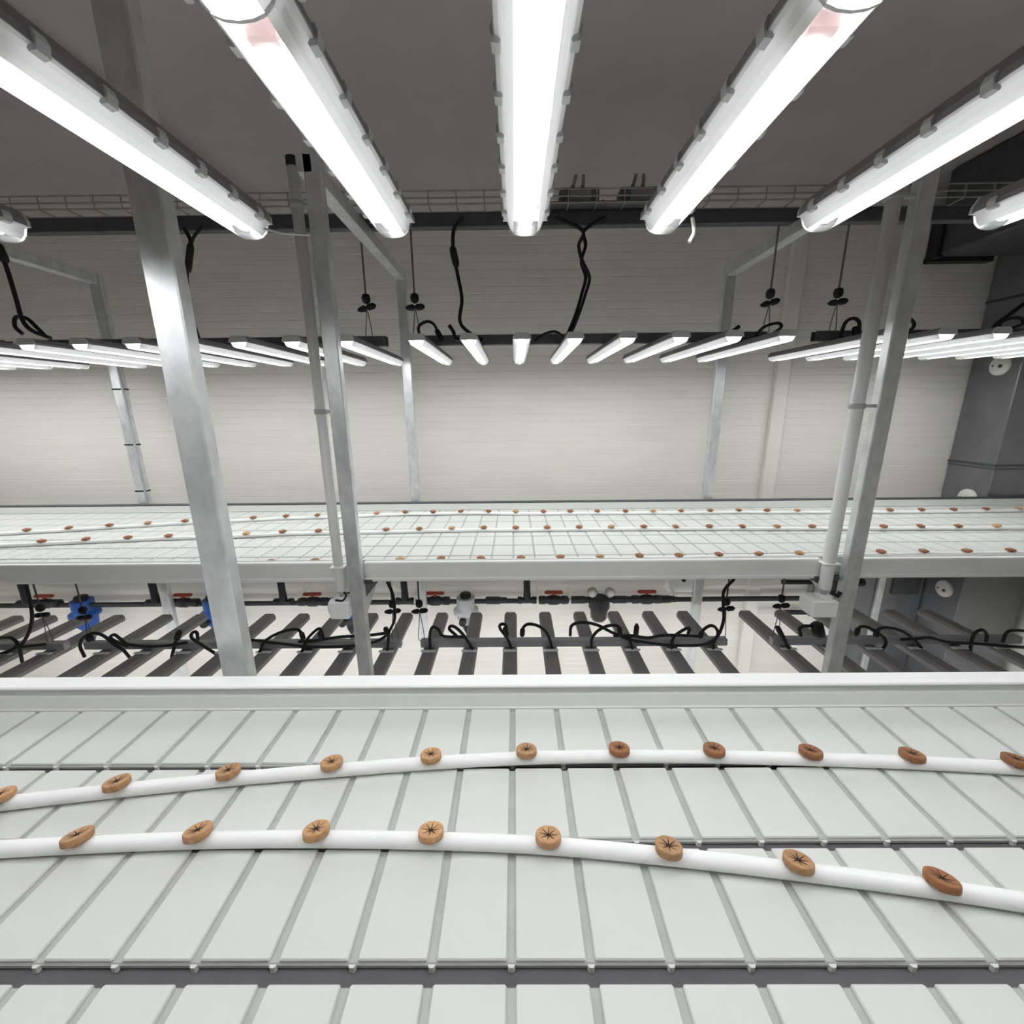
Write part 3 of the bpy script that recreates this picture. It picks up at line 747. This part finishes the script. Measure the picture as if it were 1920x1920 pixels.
UG = 'black cords above the far lights'
cord([(868, 408), (851, 430), (850, 470), (857, 510), (866, 560), (862, 600), (875, 620), (905, 638)], 2.66, .011, 'black cord hanging from the beam between two big tube lights', UG, [(848, 462, 856, 500, .020)])
cord([(1040, 408), (1092, 432), (1085, 460), (1092, 490), (1105, 520), (1098, 550), (1085, 590), (1066, 636)], 2.655, .010, 'black cord of a twisted pair below the junction boxes, its outer strand', UG)
cord([(1135, 408), (1096, 432), (1098, 460), (1090, 490), (1098, 520), (1091, 550), (1079, 590), (1061, 634)], 2.67, .010, 'black cord of a twisted pair below the junction boxes, its inner strand', UG)
cord([(812, 645), (790, 632), (785, 613), (800, 603), (815, 610), (825, 637)], 2.66, .009, 'black cord looping up beside the left rear post of the middle bay', UG, [(818, 618, 830, 640, .016)])
cord([(842, 610), (850, 622), (858, 637), (900, 640)], 2.66, .012, 'short black cord end sticking up above the middle light bank', UG)
cord([(1003, 640), (1020, 627), (1040, 622), (1053, 630), (1058, 640)], 2.66, .009, 'small black cord arch above the middle of the far light bank', UG)
cord([(345, 428), (358, 455), (352, 490), (350, 530), (358, 590), (372, 634)], 2.66, .011, 'black cord hanging behind the tall shaded post', UG, [(358, 455, 352, 510, .018)])
cord([(380, 424), (362, 447), (357, 470)], 2.665, .008, 'short black branch cord beside the tall shaded post', UG)
cord([(-20, 430), (0, 470), (15, 510), (30, 560), (42, 600), (60, 620), (95, 634)], 2.60, .011, 'black cord dropping to the leftmost far lights', UG, [(-6, 455, 10, 492, .022)])
cord([(42, 626), (28, 612), (30, 595), (50, 597), (70, 615), (85, 630)], 2.62, .010, 'black cord loop lying on the leftmost far lights', UG)
cord([(1423, 635), (1420, 627), (1433, 613), (1457, 606), (1465, 612), (1453, 623), (1428, 634)], 2.66, .009, 'black cord loop above the right end of the middle light bank', UG)
cord([(1330, 642), (1355, 630), (1372, 622), (1386, 612)], 2.66, .012, 'black cord end pointing up beside the right rear post', UG)
cord([(1576, 636), (1579, 620), (1587, 603), (1600, 597), (1611, 605), (1610, 634)], 2.66, .010, 'black cord arch left of the right front post', UG, [(1603, 612, 1606, 636, .017)])
cord([(1690, 598), (1706, 598), (1714, 608), (1708, 618), (1690, 626), (1730, 622)], 2.66, .009, 'black cord curl right of the right front post', UG)
cord([(1960, 548), (1920, 570), (1890, 592), (1870, 606), (1860, 618)], 2.62, .011, 'black cord slanting down at the right edge', UG)
cord([(1872, 614), (1878, 604), (1895, 597), (1914, 597), (1918, 607), (1900, 614), (1880, 618)], 2.62, .009, 'black cord loop at the right edge above the lights', UG)

LG = 'black cords on the rail under the far bench'
LY = 2.60
low = [
    ([(0, 1196), (20, 1196), (32, 1206), (25, 1216), (0, 1226), (-30, 1236)], 0),
    ([(48, 1092), (57, 1130), (60, 1160), (53, 1188), (36, 1212), (5, 1226)], 0),
    ([(37, 1213), (39, 1228), (42, 1242)], 0),
    ([(35, 1214), (60, 1211), (84, 1208)], 0),
    ([(159, 1232), (150, 1211), (157, 1195), (175, 1187), (194, 1192), (212, 1207), (231, 1219), (243, 1233)], [(166, 1192, 171, 1202, .022)]),
    ([(240, 1212), (222, 1205), (207, 1196), (214, 1190), (226, 1198), (243, 1209), (300, 1212), (350, 1205)], 0),
    ([(322, 1232), (328, 1208), (336, 1182)], [(331, 1200, 337, 1183, .020)]),
    ([(406, 1227), (372, 1205), (359, 1195), (361, 1186), (369, 1186), (371, 1200)], 0),
    ([(487, 1222), (497, 1202), (525, 1186), (555, 1180), (566, 1189), (568, 1199)], [(565, 1186, 569, 1199, .017)]),
    ([(566, 1222), (575, 1200), (592, 1182), (601, 1180), (603, 1196)], [(600, 1184, 604, 1198, .020)]),
    ([(470, 1200), (520, 1206), (570, 1212), (620, 1213), (670, 1210), (705, 1203), (727, 1190)], 0),
    ([(560, 1203), (600, 1200), (640, 1194), (692, 1191), (725, 1187)], 0),
    ([(726, 1090), (737, 1118), (740, 1160), (730, 1184), (728, 1202), (726, 1219)], [(722, 1176, 728, 1192, .018)]),
    ([(807, 1217), (806, 1190), (811, 1176), (822, 1180), (832, 1193), (870, 1194)], 0),
    ([(886, 1217), (870, 1192), (855, 1177), (845, 1174), (843, 1180), (856, 1192)], 0),
    ([(959, 1216), (951, 1197), (937, 1177), (941, 1170), (949, 1174), (951, 1192)], [(946, 1176, 951, 1192, .016)]),
    ([(1035, 1215), (1027, 1190), (1012, 1175), (992, 1170), (981, 1177), (979, 1192)], [(980, 1178, 979, 1193, .017)]),
    ([(1109, 1215), (1110, 1197), (1122, 1182), (1142, 1173), (1160, 1175), (1163, 1191)], [(1161, 1176, 1163, 1192, .017)]),
    ([(1069, 1192), (1072, 1173), (1092, 1167), (1120, 1172), (1150, 1187), (1185, 1200), (1247, 1209), (1310, 1210), (1335, 1202), (1346, 1190), (1342, 1177), (1332, 1173), (1320, 1180), (1312, 1192)], [(1316, 1184, 1312, 1196, .016)]),
    ([(1312, 1193), (1247, 1191), (1215, 1196), (1185, 1192), (1150, 1192)], 0),
    ([(1186, 1216), (1182, 1204), (1180, 1195)], 0),
    ([(1259, 1216), (1262, 1197), (1275, 1185), (1292, 1177), (1290, 1189)], 0),
    ([(1194, 1170), (1193, 1180), (1192, 1192)], [(1194, 1172, 1192, 1192, .018)]),
    ([(1377, 1085), (1358, 1107), (1356, 1132), (1357, 1160), (1350, 1185), (1340, 1200), (1337, 1216)], 0),
    ([(1481, 1219), (1466, 1194), (1457, 1175)], [(1472, 1204, 1457, 1175, .018)]),
    ([(1502, 1192), (1499, 1180), (1507, 1174), (1522, 1175), (1535, 1184), (1545, 1194)], [(1530, 1168, 1536, 1192, .040)]),
    ([(1605, 1192), (1612, 1176), (1627, 1176), (1642, 1185), (1657, 1195), (1661, 1207), (1652, 1221)], [(1606, 1190, 1609, 1178, .016)]),
    ([(1732, 1221), (1715, 1200), (1692, 1184), (1665, 1177), (1647, 1180), (1642, 1192)], [(1645, 1180, 1642, 1193, .018)]),
    ([(1690, 1199), (1722, 1197), (1745, 1196), (1777, 1204), (1830, 1207), (1920, 1214), (1960, 1216)], 0),
    ([(1819, 1223), (1822, 1202), (1828, 1187), (1842, 1181), (1850, 1190), (1849, 1203)], 0),
    ([(1880, 1204), (1887, 1187), (1902, 1182), (1935, 1184)], 0),
]
for i, (pix, pl) in enumerate(low):
    cord(pix, LY, .0105, 'black cord on the light rail under the far bench, %s counted from the left' % nth(i + 1), LG, pl or None)
